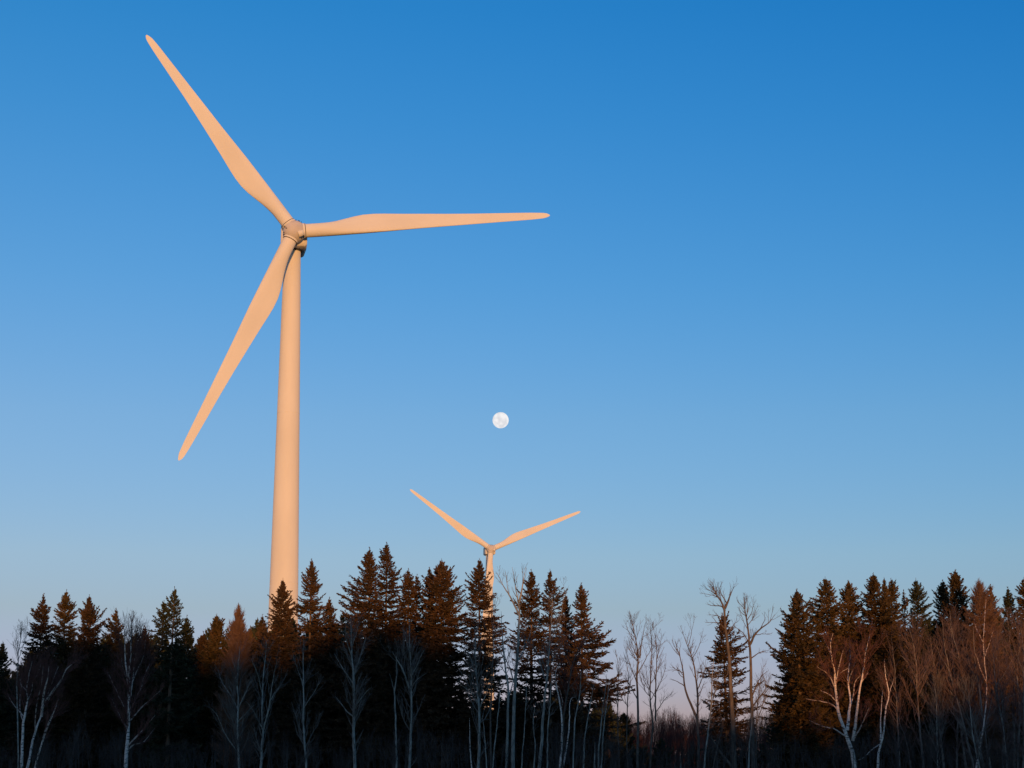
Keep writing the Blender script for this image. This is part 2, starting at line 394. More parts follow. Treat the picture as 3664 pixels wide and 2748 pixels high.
def conifer_geo(g, rng, tip, H, prof, dens=1.0, whorl=0.21, open_=0.0, leaf=0.18, bare=False, dmax=None):
    """fills g with branches (slot 1) and needle sprays (slot 0). prof: rows (distance below tip, left reach, right reach)"""
    prof = np.asarray(prof, float); dmax = dmax or H - 0.7
    d = 0.12; al_off = rng.normal(0, 6); q1, q2, q3 = rng.uniform(0, 6.28, 3); f1 = rng.uniform(1.6, 3.2); whorl = whorl * rng.uniform(.85, 1.2)
    paths, rads, C, A, Ls = [], [], [], [], []
    K = 6; s = np.linspace(0, 1, K)
    gap = 0.0
    while d < dmax:
        rl = np.interp(d, prof[:, 0], prof[:, 1]); rr = np.interp(d, prof[:, 0], prof[:, 2])
        nb = int(round((5.5 if d > .5 else 4) * dens * rng.uniform(.8, 1.2)))
        nb = max(3, nb)
        p0 = rng.uniform(0, 6.283)
        for b in range(nb):
            if open_ and rng.random() < open_ * .8: continue
            ph = p0 + b * 6.283 / nb + rng.normal(0, .25)
            R = (rl + rr) / 2 + (rr - rl) / 2 * math.cos(ph)
            if rng.random() < .16: R *= rng.uniform(1.08, 1.32)
            R *= 1 + .15 * math.sin(d * f1 + q1 + 1.5 * math.sin(ph + q2)) * min(1, d) + .10 * math.sin(d * 5.3 + ph * 2 + q3)
            R = min(R, 1.28 * ((rl + rr) / 2 + (rr - rl) / 2 * math.cos(ph)))
            L = max(.12, R * rng.uniform(.76, 1.16))
            al = 55 * math.exp(-d / 1.3) + 14 * math.exp(-d / 4) - 16 * (1 - math.exp(-d / 4)) + rng.normal(0, 9) + al_off
            if bare: al += 22
            curl = rng.uniform(.10, .42)
            ca, sa = math.cos(rad(al)), math.sin(rad(al))
            dz = d + rng.uniform(-.55, .55) * whorl * (1 if d > .5 else .4)
            ph_s = ph + rng.normal(0, .12) * s
            rr_ = L * s * ca
            z = tip[2] - dz - 0.5 * L * sa * 0.6 + L * (sa * s + curl * s * s)
            P = np.stack([tip[0] + rr_ * np.cos(ph_s), tip[1] + rr_ * np.sin(ph_s), z], -1)
            P[:, 2] -= (1 - s) * 0.0
            paths.append(P); rads.append(np.linspace(.016 + .012 * L, .005, K))
            step = 0.088 / dens
            t = np.arange(.10, 1.0, step / L) if L > .25 else np.array([.35, .7])
            if not len(t): continue
            t = np.clip(t + rng.normal(0, .02, len(t)), .04, 1)
            k = np.minimum((t * (K - 1)).astype(int), K - 2); fr = t * (K - 1) - k
            B = P[k] + (P[k + 1] - P[k]) * fr[:, None]; T = norm(P[k + 1] - P[k])
            Sd = norm(np.cross(T, np.array([0, 0, 1.0])))
            # side sprays left and right, and along the axis
            bl = np.minimum(.42 * L * (1.08 - t) + .10, .62)
            for sg in (-1, 1):
                dr = norm(T * rng.uniform(.5, .95, (len(t), 1)) + sg * Sd * rng.uniform(.5, .95, (len(t), 1)) + rng.normal(0, .22, (len(t), 3)) + np.array([0, 0, -.05]))
                m = np.maximum(1, np.ceil(bl / (leaf * .62)).astype(int))
                for q in range(m.max()):
                    ok = m > q
                    C.append(B[ok] + dr[ok] * (bl[ok] * ((q + .5) / m[ok]))[:, None]); A.append(norm(dr[ok] + rng.normal(0, .25, (ok.sum(), 3)))); Ls.append(np.full(ok.sum(), leaf))
            C.append(B); A.append(norm(T + rng.normal(0, .3, T.shape) + np.array([0, 0, .15]))); Ls.append(np.full(len(B), leaf * .95))
            C.append(P[-1:] + T[-1:] * .02); A.append(T[-1:]); Ls.append(np.array([leaf * 1.2]))
        d += whorl * rng.uniform(.7, 1.3) * (0.7 if d < 1 else 1)
        if open_ and rng.random() < .2 and d > 2: d += whorl * 1.2
    if paths: tubes(g, np.array(paths), np.array(rads), 3, 1)
    if bare: 
        C_, A_ = np.concatenate(C), np.concatenate(A)
        lens = np.concatenate(Ls)[:, None] * rng.uniform(.8, 1.6, (len(C_), 1))
        A_ = norm(A_ + np.array([0, 0, .35]))
        s3 = np.array([0, .5, 1.0])[None, :, None]
        PP = C_[:, None] - A_[:, None] * lens[:, None] * .4 + A_[:, None] * lens[:, None] * s3
        tubes(g, PP, np.tile(np.array([.012, .010, .004]), (len(C_), 1)), 3, 0)
    else:
        leafquads(g, np.concatenate(C), np.concatenate(A), rng, np.concatenate(Ls), np.concatenate(Ls) * .44, 0)
    # leader shoot
    lead = np.array([[tip - [0, 0, .9], tip - [0, 0, .3], tip + [0, 0, .30]]]); tubes(g, lead, np.array([[.035, .025, .010]]), 4, 1)
    k = 16; zz = rng.uniform(-.5, .25, k); phs = rng.uniform(0, 6.283, k)
    if not bare: leafquads(g, tip + np.stack([.03 * np.cos(phs), .03 * np.sin(phs), zz], -1), norm(np.stack([np.cos(phs) * .7, np.sin(phs) * .7, np.full(k, 1.0)], -1)), rng, .17, .06, 0)

SPRUCE_GROUP = 'spruces along the edge of the wood'
def spruce(v, tx, ty, rows, Y, label, mat='needle', open_=0.0, dens=1.0, bare=False, name='spruce_tree', cat='spruce', group=SPRUCE_GROUP, seed=0):
    rng = np.random.default_rng(int(abs(tx * 7 + ty * 13)) + v * 1000 + seed)
    px, py = vp(v, tx, ty); tip = at(px, py, Y)
    mpp = Y / F / VIEW[v][0] * 1.0
    tip = tip - np.array([0, 0, .12])
    H = tip[2]
    prof = [(0, .05, .05)]
    for (yy, xl, xr) in rows:
        prof.append(((yy - ty) * mpp, max(.1, (tx - xl) * mpp), max(.1, (xr - tx) * mpp)))
    dl, l_, r_ = prof[-1]
    prof.append((H + 1, l_ + .07 * (H - dl), r_ + .07 * (H - dl)))
    base = np.array([tip[0] + rng.normal(0, .05), Y, 0.0])
    o = thing(name, label, cat, base, group)
    g = Geo(); conifer_geo(g, rng, tip, H, prof, dens=dens, open_=open_, bare=bare, leaf=.18 if not bare else .26)
    crown = g.build('crown', [M[mat], M['spruce_bark']], o, base)
    g = Geo(); z = np.linspace(0, 1, 14)
    P = base + (tip - base) * z[:, None] + np.stack([np.sin(z * 5 + tx) * .03, np.cos(z * 4) * .03, z * 0], -1) * (z * (1 - z) * 4)[:, None]
    tubes(g, P[None], np.interp(z, [0, .05, 1], [.026 * H ** .85, .020 * H ** .85, .012])[None], 8)
    g.build('trunk', M['spruce_bark'], o, base, True)
    return o

# rows: (y, left, right) of the crown in the zoomed view named first
spruce(1, 22, 668, [(760, -30, 75), (900, -70, 100), (1100, -110, 130)], 128, 'small dark spruce cut off by the left edge, lowest of the conifer tips there', 'needle_dark')
spruce(1, 345, 290, [(400, 300, 388), (470, 262, 412), (560, 240, 425), (700, 205, 450), (1000, 150, 500)], 126, 'slim spruce with russet top left of a broader twin, behind the leaning white birch stems', 'needle')
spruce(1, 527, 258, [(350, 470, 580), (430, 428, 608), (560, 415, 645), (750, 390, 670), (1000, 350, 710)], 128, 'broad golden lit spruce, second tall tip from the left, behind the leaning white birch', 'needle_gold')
spruce(1, 710, 300, [(400, 640, 752), (480, 628, 818), (600, 622, 835), (800, 590, 860)], 127, 'spruce with dark left side and lit right side, third tall tip from the left', 'needle')
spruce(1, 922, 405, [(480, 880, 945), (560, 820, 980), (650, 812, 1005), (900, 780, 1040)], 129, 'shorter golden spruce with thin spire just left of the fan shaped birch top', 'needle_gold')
spruce(1, 1150, 545, [(620, 1112, 1190), (700, 1092, 1218), (800, 1075, 1235), (1000, 1040, 1270)], 124, 'low dark spruce with reddish tip just right of the fan shaped birch top', 'needle')
spruce(1, 1385, 235, [(300, 1340, 1432), (400, 1305, 1468), (500, 1295, 1455), (600, 1285, 1500), (750, 1270, 1535), (1000, 1230, 1570)], 122, 'tall dark green spruce with ragged gappy crown standing alone between birch and larch', 'needle_dark', open_=.22)
spruce(1, 1300, 345, [(450, 1232, 1345), (560, 1208, 1340), (700, 1215, 1350), (900, 1190, 1360)], 123.2, 'narrow dark spruce hugging the left side of the tall gappy green spruce', 'needle_dark', open_=.3)
spruce(1, 1482, 462, [(550, 1435, 1530), (640, 1400, 1548), (800, 1380, 1565), (1000, 1350, 1590)], 123.4, 'shorter dark spruce shouldering the right side of the tall gappy green spruce', 'needle_dark', open_=.15)
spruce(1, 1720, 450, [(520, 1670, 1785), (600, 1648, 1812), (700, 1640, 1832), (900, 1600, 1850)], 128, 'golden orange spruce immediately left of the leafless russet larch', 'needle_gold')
spruce(1, 1615, 590, [(680, 1570, 1660), (800, 1550, 1680), (1000, 1520, 1700)], 129, 'small brownish spruce tip low between the gappy green spruce and the golden one', 'needle')
spruce(1, 1893, 368, [(450, 1842, 1942), (550, 1808, 1992), (650, 1798, 2012), (800, 1785, 2022), (1000, 1770, 2030)], 121, 'leafless russet larch with fine conical twigs, left of the big tower', 'larch', bare=True, name='larch_tree', cat='larch', group=None, dens=1.0)
spruce(2, 75, 598, [(680, 35, 115), (800, 10, 140), (1000, -40, 170)], 128, 'short spruce tip at the left foot of the big tower', 'needle')
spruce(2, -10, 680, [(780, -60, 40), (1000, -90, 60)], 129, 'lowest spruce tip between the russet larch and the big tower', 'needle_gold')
spruce(2, 220, 345, [(430, 183, 258), (500, 142, 297), (600, 120, 318), (700, 100, 322), (900, 70, 350)], 124, 'spruce standing right in front of the big tower', 'needle')
spruce(2, 420, 208, [(270, 400, 456), (350, 358, 482), (450, 352, 500), (480, 308, 522), (600, 300, 540), (800, 290, 560)], 126, 'tall slender spruce just right of the big tower', 'needle', open_=.12)
spruce(2, 545, 475, [(560, 508, 580), (650, 490, 612), (800, 480, 640)], 128, 'lower spruce on the right shoulder of the slender one beside the big tower', 'needle')
spruce(2, 827, 128, [(200, 778, 862), (300, 748, 885), (380, 698, 895), (480, 645, 905), (600, 600, 920), (900, 580, 950)], 125, 'tall wide spruce with long left branches, left one of the highest pair', 'needle')
spruce(2, 947, 92, [(170, 898, 987), (260, 878, 1028), (330, 878, 1042), (450, 860, 1062), (700, 840, 1080)], 127, 'highest spruce of the whole wood, right one of the highest pair', 'needle')
spruce(2, 1097, 276, [(340, 1058, 1137), (420, 1043, 1162), (600, 1020, 1190)], 129, 'spruce with blunt brushy tip just right of the highest spruce', 'needle')
spruce(2, 1158, 316, [(380, 1136, 1192), (460, 1118, 1208), (650, 1095, 1232)], 130, 'thin spruce spire squeezed against the left of the dense broad spruce', 'needle')
spruce(2, 1330, 208, [(290, 1272, 1392), (360, 1228, 1442), (440, 1212, 1482), (550, 1202, 1502), (800, 1185, 1525)], 126, 'dense broad spruce left of the small turbine, with thick round shoulders', 'needle', dens=1.15)
spruce(2, 1247, 268, [(350, 1204, 1282), (500, 1190, 1300), (700, 1180, 1310)], 127, 'second spire growing tight on the left shoulder of the dense broad spruce', 'needle')
spruce(2, 1595, 206, [(280, 1553, 1642), (350, 1508, 1662), (420, 1503, 1692), (520, 1498, 1722), (600, 1488, 1768), (800, 1468, 1792), (1200, 1445, 1805)], 124, 'open branched spruce in front of the small turbine tower, lit trunk showing', 'needle', open_=.06)
spruce(3, 492, 282, [(340, 450, 535), (440, 408, 552), (560, 362, 582), (700, 345, 600), (1000, 320, 620)], 126, 'spruce behind the tall bare poplar, first conifer right of the small turbine', 'needle', open_=.15)
spruce(3, 622, 280, [(340, 597, 656), (400, 578, 692), (450, 566, 727), (600, 550, 732), (900, 540, 780)], 125, 'spruce with narrow tiered spire, second conifer right of the small turbine', 'needle', open_=.22)
spruce(3, 732, 453, [(540, 700, 770), (700, 680, 800), (900, 660, 820)], 128, 'low spruce tip between the tiered spire and the last spruce before the gap', 'needle')
spruce(3, 840, 376, [(450, 800, 882), (540, 783, 897), (640, 788, 908), (700, 776, 978), (780, 760, 1052), (900, 740, 1058), (1000, 730, 1145), (1130, 720, 1152), (1300, 700, 1160)], 124, 'spruce at the left rim of the gap, throwing long tufted branches out to the right', 'needle', open_=.2)
spruce(4, 635, 446, [(500, 598, 702), (600, 566, 748), (700, 542, 795), (800, 488, 832), (950, 478, 848), (1100, 458, 862), (1250, 430, 882), (1400, 420, 900)], 120, 'lone open spruce in the gap behind the tallest bare poplar', 'needle', open_=.30, dens=.9)
spruce(4, 1222, 253, [(330, 1178, 1282), (420, 1128, 1322), (520, 1078, 1352), (640, 1038, 1402), (800, 1018, 1452), (980, 1008, 1480), (1150, 975, 1500), (1300, 955, 1520)], 118, 'great wide spruce at the right rim of the gap, dark on its left side', 'needle_olive', dens=1.1)
spruce(5, 462, 158, [(230, 412, 532), (330, 333, 562), (420, 328, 602), (600, 300, 640), (900, 280, 700)], 124, 'broad dark flanked spruce next right of the great spruce at the gap', 'needle_olive', dens=1.1)
spruce(5, 647, 186, [(260, 588, 702), (340, 558, 742), (500, 538, 782), (800, 520, 800)], 126, 'spruce rising right behind the reddish top of the sunlit birch', 'needle_olive')
spruce(5, 845, 126, [(200, 778, 902), (280, 748, 942), (400, 738, 1002), (500, 738, 1092), (650, 720, 1130), (900, 700, 1150)], 125, 'tall broad spruce with two narrow spires crowding its right side', 'needle_olive', dens=1.1)
spruce(5, 930, 163, [(230, 905, 957), (350, 890, 990), (500, 880, 1000)], 127, 'thin spruce spire nearest the right side of the tall broad spruce', 'needle_olive')
spruce(5, 985, 168, [(230, 955, 1037), (300, 948, 1057), (400, 940, 1062), (600, 920, 1080)], 128, 'narrow spruce spire just left of a sparse pale one', 'needle_olive')
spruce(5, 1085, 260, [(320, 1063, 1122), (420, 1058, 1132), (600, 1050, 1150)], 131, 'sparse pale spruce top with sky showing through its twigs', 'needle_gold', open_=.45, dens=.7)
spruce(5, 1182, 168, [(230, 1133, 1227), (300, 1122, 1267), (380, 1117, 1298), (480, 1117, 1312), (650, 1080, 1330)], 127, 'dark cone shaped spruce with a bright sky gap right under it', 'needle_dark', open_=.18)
spruce(5, 1395, 180, [(240, 1343, 1432), (300, 1322, 1442), (400, 1308, 1462), (600, 1295, 1480)], 128, 'spruce with lumpy leaning top tight on the left of a taller full one', 'needle_olive')
spruce(5, 1497, 100, [(170, 1438, 1547), (260, 1422, 1577), (340, 1398, 1604), (500, 1378, 1642), (800, 1350, 1680)], 125, 'tallest full spruce of the right half, with rounded dense shoulders', 'needle_olive', dens=1.1)
spruce(5, 1682, 170, [(240, 1633, 1737), (310, 1606, 1792), (400, 1588, 1832), (600, 1560, 1862), (800, 1540, 1880)], 121, 'leafless orange red larch with wide conical crown near the right edge', 'larch', bare=True, name='larch_tree', cat='larch', group=None, dens=1.0)
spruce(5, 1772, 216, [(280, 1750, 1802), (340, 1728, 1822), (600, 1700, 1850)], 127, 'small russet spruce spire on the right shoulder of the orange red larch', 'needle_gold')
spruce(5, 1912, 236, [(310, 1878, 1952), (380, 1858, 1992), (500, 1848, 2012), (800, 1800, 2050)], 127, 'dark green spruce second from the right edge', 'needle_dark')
spruce(5, 2045, 153, [(230, 1993, 2090), (300, 1968, 2122), (450, 1955, 2152), (800, 1900, 2200)], 126, 'spruce cut off by the right edge of the picture', 'needle_olive')

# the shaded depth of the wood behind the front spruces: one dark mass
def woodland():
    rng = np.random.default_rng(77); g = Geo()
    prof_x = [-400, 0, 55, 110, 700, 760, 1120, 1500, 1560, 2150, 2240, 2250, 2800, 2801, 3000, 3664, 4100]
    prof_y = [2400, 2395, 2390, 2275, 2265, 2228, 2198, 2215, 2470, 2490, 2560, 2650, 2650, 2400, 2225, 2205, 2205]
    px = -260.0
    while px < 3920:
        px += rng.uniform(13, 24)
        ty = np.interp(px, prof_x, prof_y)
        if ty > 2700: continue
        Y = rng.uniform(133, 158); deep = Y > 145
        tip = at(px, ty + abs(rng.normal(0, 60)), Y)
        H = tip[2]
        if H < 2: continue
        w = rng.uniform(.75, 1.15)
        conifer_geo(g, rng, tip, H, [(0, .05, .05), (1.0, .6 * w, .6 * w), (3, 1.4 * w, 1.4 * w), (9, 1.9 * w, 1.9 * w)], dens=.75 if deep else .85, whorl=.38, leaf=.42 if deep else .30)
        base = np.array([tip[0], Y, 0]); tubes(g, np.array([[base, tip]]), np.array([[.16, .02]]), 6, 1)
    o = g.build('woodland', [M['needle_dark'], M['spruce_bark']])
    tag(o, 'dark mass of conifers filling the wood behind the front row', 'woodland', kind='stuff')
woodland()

# ------------------------------------------------------------------ leafless trees
def shoots(rng, P, R, n_per_m, t0, lf, ang, up, K, taper=1.0, jit=.16, rscale=.5, lmax=9, shape=.55):
    """children of the paths P (N,K,3): returns paths and radii"""
    seg = np.linalg.norm(np.diff(P, axis=1), axis=-1); Ls = seg.sum(1)
    n = rng.poisson(Ls * (1 - t0) * n_per_m)
    idx = np.repeat(np.arange(len(P)), n)
    if not len(idx): return np.zeros((0, K, 3)), np.zeros((0, K))
    t = rng.uniform(t0, .985, len(idx)); Kp = P.shape[1]
    k = np.minimum((t * (Kp - 1)).astype(int), Kp - 2); fr = (t * (Kp - 1) - k)[:, None]
    a, b = P[idx, k], P[idx, k + 1]; p0 = a + (b - a) * fr; T = norm(b - a)
    r0 = R[idx, k] * (1 - fr[:, 0]) + R[idx, k + 1] * fr[:, 0]
    perp = norm(np.cross(T, rng.normal(size=T.shape)))
    an = rad(ang) * rng.uniform(.65, 1.35, (len(idx), 1))
    D = norm(T * np.cos(an) + perp * np.sin(an))
    tt = (t - t0) / (1 - t0)
    if np.isscalar(lf): L = Ls[idx] * lf
    else: L = lf[0] * np.ones(len(idx))
    L = np.minimum(L, lmax) * ((1 - tt) ** shape * .95 + .16) * np.minimum(1, .35 + tt * 2.6) * rng.uniform(.55, 1.15, len(idx))
    s = np.linspace(0, 1, K)[None, :, None]
    C = p0[:, None] + D[:, None] * s * L[:, None, None] + np.array([0, 0, 1.0]) * (up * s * s * L[:, None, None])
    C[:, 1:] += np.cumsum(rng.normal(0, jit, (len(idx), K - 1, 3)) * (L / K)[:, None, None], 1)
    rr = np.minimum(r0 * .75, rscale * (.006 + .011 * L))
    return C, rr[:, None] * np.linspace(1, .3, K)[None]

BARKS = {'birch': ('birch', 'birch_limb', 'birch_twig'), 'aspen': ('aspen', 'aspen', 'aspen_twig'), 'poplar': ('brown_bark', 'brown_bark', 'brown_twig'), 'sapling': ('scrub', 'scrub', 'scrub'), 'red': ('brown_bark', 'brown_bark', 'red_twig'), 'young_birch': ('birch_limb', 'birch_limb', 'birch_twig'), 'thicket': ('thicket_bark', 'thicket_bark', 'thicket_twig')}
def bare_tree(name, label, cat, v, Y, kind, stems, limbs=(), r0=.11, t0=.35, d1=3.2, spread=1.5, ang=38, up=.35, d2=4.5, d3=4.0, wob=.05, group=None, seed=0, tw=1.0, limb_r=.55):
    rng = np.random.default_rng(int(abs(stems[0][0][0] * 17 + stems[0][-1][1] * 5)) + v * 999 + seed)
    bk = [M[b] for b in BARKS[kind]]
    def to3(pts, y0, slope):
        out = []; L0 = np.array(vp(v, *pts[0]))
        for p in pts:
            q = np.array(vp(v, *p)); out.append(at(q[0], q[1], y0 + slope * np.linalg.norm(q - L0) * Y / F))
        return np.array(out)
    trunks, all_p, all_r = [], [], []
    for i, st in enumerate(stems):
        slope = rng.uniform(-.12, .12) if i == 0 else rng.choice([-1, 1]) * rng.uniform(.15, .45)
        y0 = Y
        if i and all_p:
            q0 = vat(v, *st[0], Y); al = np.concatenate(all_p); y0 = al[np.argmin(np.linalg.norm((al - q0)[:, [0, 2]], axis=1)), 1]
        p = to3(st, y0, slope)
        if st[0][1] >= 1600:
            d = p[0] - p[1]; d = d / max(.2, abs(d[2])) ; k = p[0][2]
            p = np.vstack([p[0] + np.array([np.clip(d[0], -.25, .25) * k * .6, 0, -k - .1]), p])
        n = 26; P = spline(p, n)
        L = np.linalg.norm(np.diff(P, axis=0), axis=1).sum()
        w = np.cumsum(rng.normal(0, wob * .35, (n, 3)), 0); w -= w[0]; w[:, 2] = 0; P = P + w * min(1, L / 8)
        ra = r0 * .82 if i == 0 else r0 * .82 * limb_r * rng.uniform(.85, 1.1)
        r = ra * (1 - np.linspace(0, 1, n)) ** (.85 if i == 0 else 1.05) + .007
        if i == 0 and st[0][1] >= 1600: r = r * (1 + .35 * np.exp(-np.linspace(0, 1, n) * 14))
        trunks.append((P, r)); all_p.append(P); all_r.append(r)
    base = trunks[0][0][0].copy(); base[2] = 0
    o = thing(name, label, cat, base, group)
    g = Geo()
    for P, r in trunks: tubes(g, P[None], r[None], 8)
    g.build('trunk', bk[0], o, base, True)
    for lb in limbs:
        q0 = vat(v, *lb[0], Y); al = np.concatenate(all_p[:len(stems)] ); ar = np.concatenate(all_r[:len(stems)])
        k = np.argmin(np.linalg.norm((al - q0)[:, [0, 2]], axis=1))
        p = to3(lb, al[k, 1], rng.choice([-1, 1]) * rng.uniform(.2, .6))
        p[0] = al[k]
        P = spline(p, 26); w = np.cumsum(rng.normal(0, wob * .3, (26, 3)), 0); w -= w[0]; P = P + w * .6
        r = max(.016, min(ar[k] * .45, r0 * .36)) * (1 - np.linspace(0, 1, 26)) ** 1.0 + .006
        g = Geo(); tubes(g, P[None], r[None], 7); g.build('limb', bk[1], o, base, True)
        all_p.append(P); all_r.append(r)
    nS = len(stems)
    PS, RS = np.array(all_p), np.array(all_r)
    g = Geo()
    C1, R1 = shoots(rng, PS[:nS], RS[:nS], d1 * 1.35, t0, (spread,), ang, up, 7, rscale=1.7 * tw)
    if len(PS) > nS:
        Cl, Rl = shoots(rng, PS[nS:], RS[nS:], d1 * 1.5, .15, .42, ang, up, 7, rscale=1.5 * tw, lmax=2.2)
        C1, R1 = np.concatenate([C1, Cl]), np.concatenate([R1, Rl])
    # leaders: fine forks at every stem end
    C2, R2 = shoots(rng, C1, R1, d2 * 1.15, .18, .5, 36, up * .7, 5, rscale=1.25 * tw)
    C3, R3 = shoots(rng, C2, R2, d3 * 1.1, .15, .6, 34, up * .5, 4, rscale=1.0 * tw)
    for C_, R_ in ((C1, R1), (C2, R2), (C3, R3)):
        if len(C_): tubes(g, C_, np.maximum(R_, .0042), 3)
    if g.v: g.build('crown', bk[2], o, base)
    return o

AW = 'slender leafless aspens in front of the spruces'
# left half ---------------------------------------------------------
bare_tree('birch_tree', 'white birch clump of several leaning black flecked stems near the left edge', 'birch', 1, 104, 'birch',
    [[(165, 1650), (178, 1350), (205, 1130), (208, 950), (236, 805)], [(222, 1650), (268, 1420), (328, 1250), (376, 1110), (410, 1000), (470, 850)],
     [(328, 1250), (350, 1050), (376, 940), (386, 850)], [(376, 1115), (420, 1050), (480, 975), (530, 880), (590, 825)], [(278, 1650), (380, 1330), (432, 1220), (475, 1105)]],
    [[(205, 1140), (245, 1060), (262, 960), (300, 920), (332, 820)], [(165, 1260), (110, 1160), (60, 1060)], [(270, 1400), (290, 1180), (330, 990), (345, 850)], [(160, 1300), (150, 1150), (165, 1000), (170, 900)], [(190, 1060), (165, 980), (165, 900)], [(300, 1435), (370, 1320), (430, 1215)]],
    r0=.118, t0=.4, d1=5.0, spread=1.7, d2=5.0, d3=4.0, ang=32, limb_r=.8, tw=1.1)
bare_tree('birch_tree', 'single white birch with fan shaped bare top, left of the tall gappy green spruce', 'birch', 1, 105, 'birch',
    [[(1000, 1650), (1015, 1400), (1018, 1150), (1022, 900), (1026, 720), (1034, 480)], [(1022, 1150), (1050, 950), (1075, 760), (1110, 560)], [(1020, 1000), (1000, 850), (990, 700), (985, 560)]],
    [[(1002, 1225), (960, 1120), (905, 1005), (850, 890)], [(1040, 1225), (1110, 1050), (1150, 930), (1190, 835)], [(1022, 1500), (1110, 1390), (1190, 1290), (1240, 1230)], [(1000, 1390), (960, 1260), (890, 1110)], [(1035, 1320), (1090, 1220), (1180, 1130), (1280, 1040)], [(1020, 980), (1090, 880), (1140, 760), (1160, 560)], [(1015, 1030), (985, 900), (955, 790)], [(1030, 1560), (1060, 1480), (1150, 1450), (1230, 1350)]],
    r0=.15, t0=.30, d1=5.5, spread=1.6, ang=26, up=.6, d2=3.6, d3=3.0, tw=1.2)
bare_tree('bare_tree', 'thin leafless tree with wispy crown behind the leaning birch, at the left edge', 'bare tree', 1, 120, 'aspen', [[(150, 1650), (140, 1100), (150, 800), (165, 640), (185, 520)]], [[(150, 800), (135, 650), (125, 550)], [(150, 780), (200, 640), (222, 520)]], r0=.06, t0=.5, d1=3.6, spread=1.3)
bare_tree('aspen_tree', 'pale grey aspen with wide forked crown standing below the russet larch', 'aspen', 1, 106, 'aspen',
    [[(1900, 1650), (1893, 1350), (1896, 1100), (1900, 900), (1912, 690)]], [[(1893, 1200), (1830, 1080), (1760, 960), (1740, 880)], [(1897, 1180), (1950, 1050), (1990, 960)], [(1890, 1530), (1800, 1400), (1730, 1250), (1680, 1180)], [(1897, 1050), (1860, 900), (1830, 760)], [(1900, 1300), (1960, 1220), (2020, 1160)]],
    r0=.10, t0=.16, d1=4.2, spread=1.75, ang=31, d2=2.8, d3=1.5, tw=1.2, group=AW)
bare_tree('aspen_tree', 'grey aspen forking low into two stems, below the left foot of the big tower', 'aspen', 2, 106, 'aspen',
    [[(65, 1650), (82, 1400), (78, 1150), (85, 950), (96, 760)], [(85, 1390), (128, 1220), (150, 1080), (182, 910)]], [[(78, 1150), (40, 1000), (-10, 900)], [(128, 1200), (190, 1100), (245, 1010)], [(82, 1400), (20, 1280), (-40, 1200)]], r0=.10, t0=.16, d1=4.2, spread=1.75, ang=31, d2=2.8, d3=1.5, tw=1.2, group=AW)
bare_tree('aspen_tree', 'thin straight grey aspen below the slender spruce right of the big tower', 'aspen', 2, 107, 'aspen',
    [[(378, 1650), (370, 1400), (374, 1150), (372, 950), (378, 750)]], [[(372, 1100), (330, 980), (300, 880)], [(372, 1250), (440, 1120), (480, 1040)]], r0=.085, t0=.16, d1=4.2, spread=1.75, ang=31, d2=2.8, d3=1.5, tw=1.2, group=AW)
bare_tree('aspen_tree', 'tall pale aspen with full branch fan, below the left spruce of the highest pair', 'aspen', 2, 105, 'aspen',
    [[(720, 1650), (712, 1350), (710, 1100), (706, 900), (700, 760), (690, 610)]], [[(708, 1060), (640, 960), (580, 860)], [(708, 1030), (760, 880), (800, 740)], [(712, 1320), (640, 1230), (590, 1160)], [(712, 1250), (790, 1150), (850, 1090)], [(704, 880), (660, 740), (655, 640)], [(702, 800), (740, 690), (760, 600)]],
    r0=.115, t0=.16, d1=4.2, spread=1.75, ang=31, d2=2.8, d3=1.5, tw=1.2, group=AW)
bare_tree('aspen_tree', 'dark thin aspen with broken looking top, just left of a V forked one', 'aspen', 2, 108, 'aspen', [[(1008, 1650), (1002, 1350), (998, 1130), (1010, 980), (1010, 840)]], [[(998, 1130), (985, 1080), (960, 1000)]], r0=.075, t0=.16, d1=1.6, spread=.9, ang=31, d2=2.8, d3=1.5, tw=1.2, group=AW)
bare_tree('aspen_tree', 'grey aspen with a V fork at mid height, below the blunt tipped spruce', 'aspen', 2, 105.5, 'aspen',
    [[(1100, 1650), (1108, 1350), (1104, 1110), (1106, 900), (1100, 640)], [(1104, 1100), (1060, 970), (1020, 900), (985, 840)]], [[(1106, 1010), (1170, 920), (1215, 830)], [(1106, 1120), (1160, 1040), (1230, 990)], [(1104, 850), (1080, 740), (1060, 680)]], r0=.105, t0=.16, d1=4.2, spread=1.75, ang=31, d2=2.8, d3=1.5, tw=1.2, group=AW)
bare_tree('aspen_tree', 'grey aspen below the open spruce that hides the small turbine tower', 'aspen', 2, 105, 'aspen',
    [[(1592, 1650), (1596, 1300), (1585, 1100), (1580, 900), (1584, 660)]], [[(1590, 1220), (1520, 1120), (1450, 1060)], [(1582, 1000), (1530, 900), (1490, 820)], [(1596, 1230), (1650, 1130), (1690, 1060)]], r0=.11, t0=.16, d1=4.2, spread=1.75, ang=31, d2=2.8, d3=1.5, tw=1.2, group=AW)
bare_tree('snag', 'short white dead stem without branches, left of the aspen under the small turbine', 'dead tree', 2, 103, 'birch', [[(1540, 1650), (1530, 1500), (1526, 1310)]], r0=.045, t0=.8, d1=.3, spread=.3)
bare_tree('bare_tree', 'thin dark brown tree crossing in front of the small turbine tower', 'bare tree', 2, 112, 'poplar', [[(1680, 1650), (1672, 1350), (1680, 1000), (1680, 700), (1672, 530)]], [[(1675, 760), (1630, 660), (1620, 610)], [(1676, 700), (1710, 560), (1735, 470)]], r0=.08, t0=.45, d1=2.4, spread=1.1)
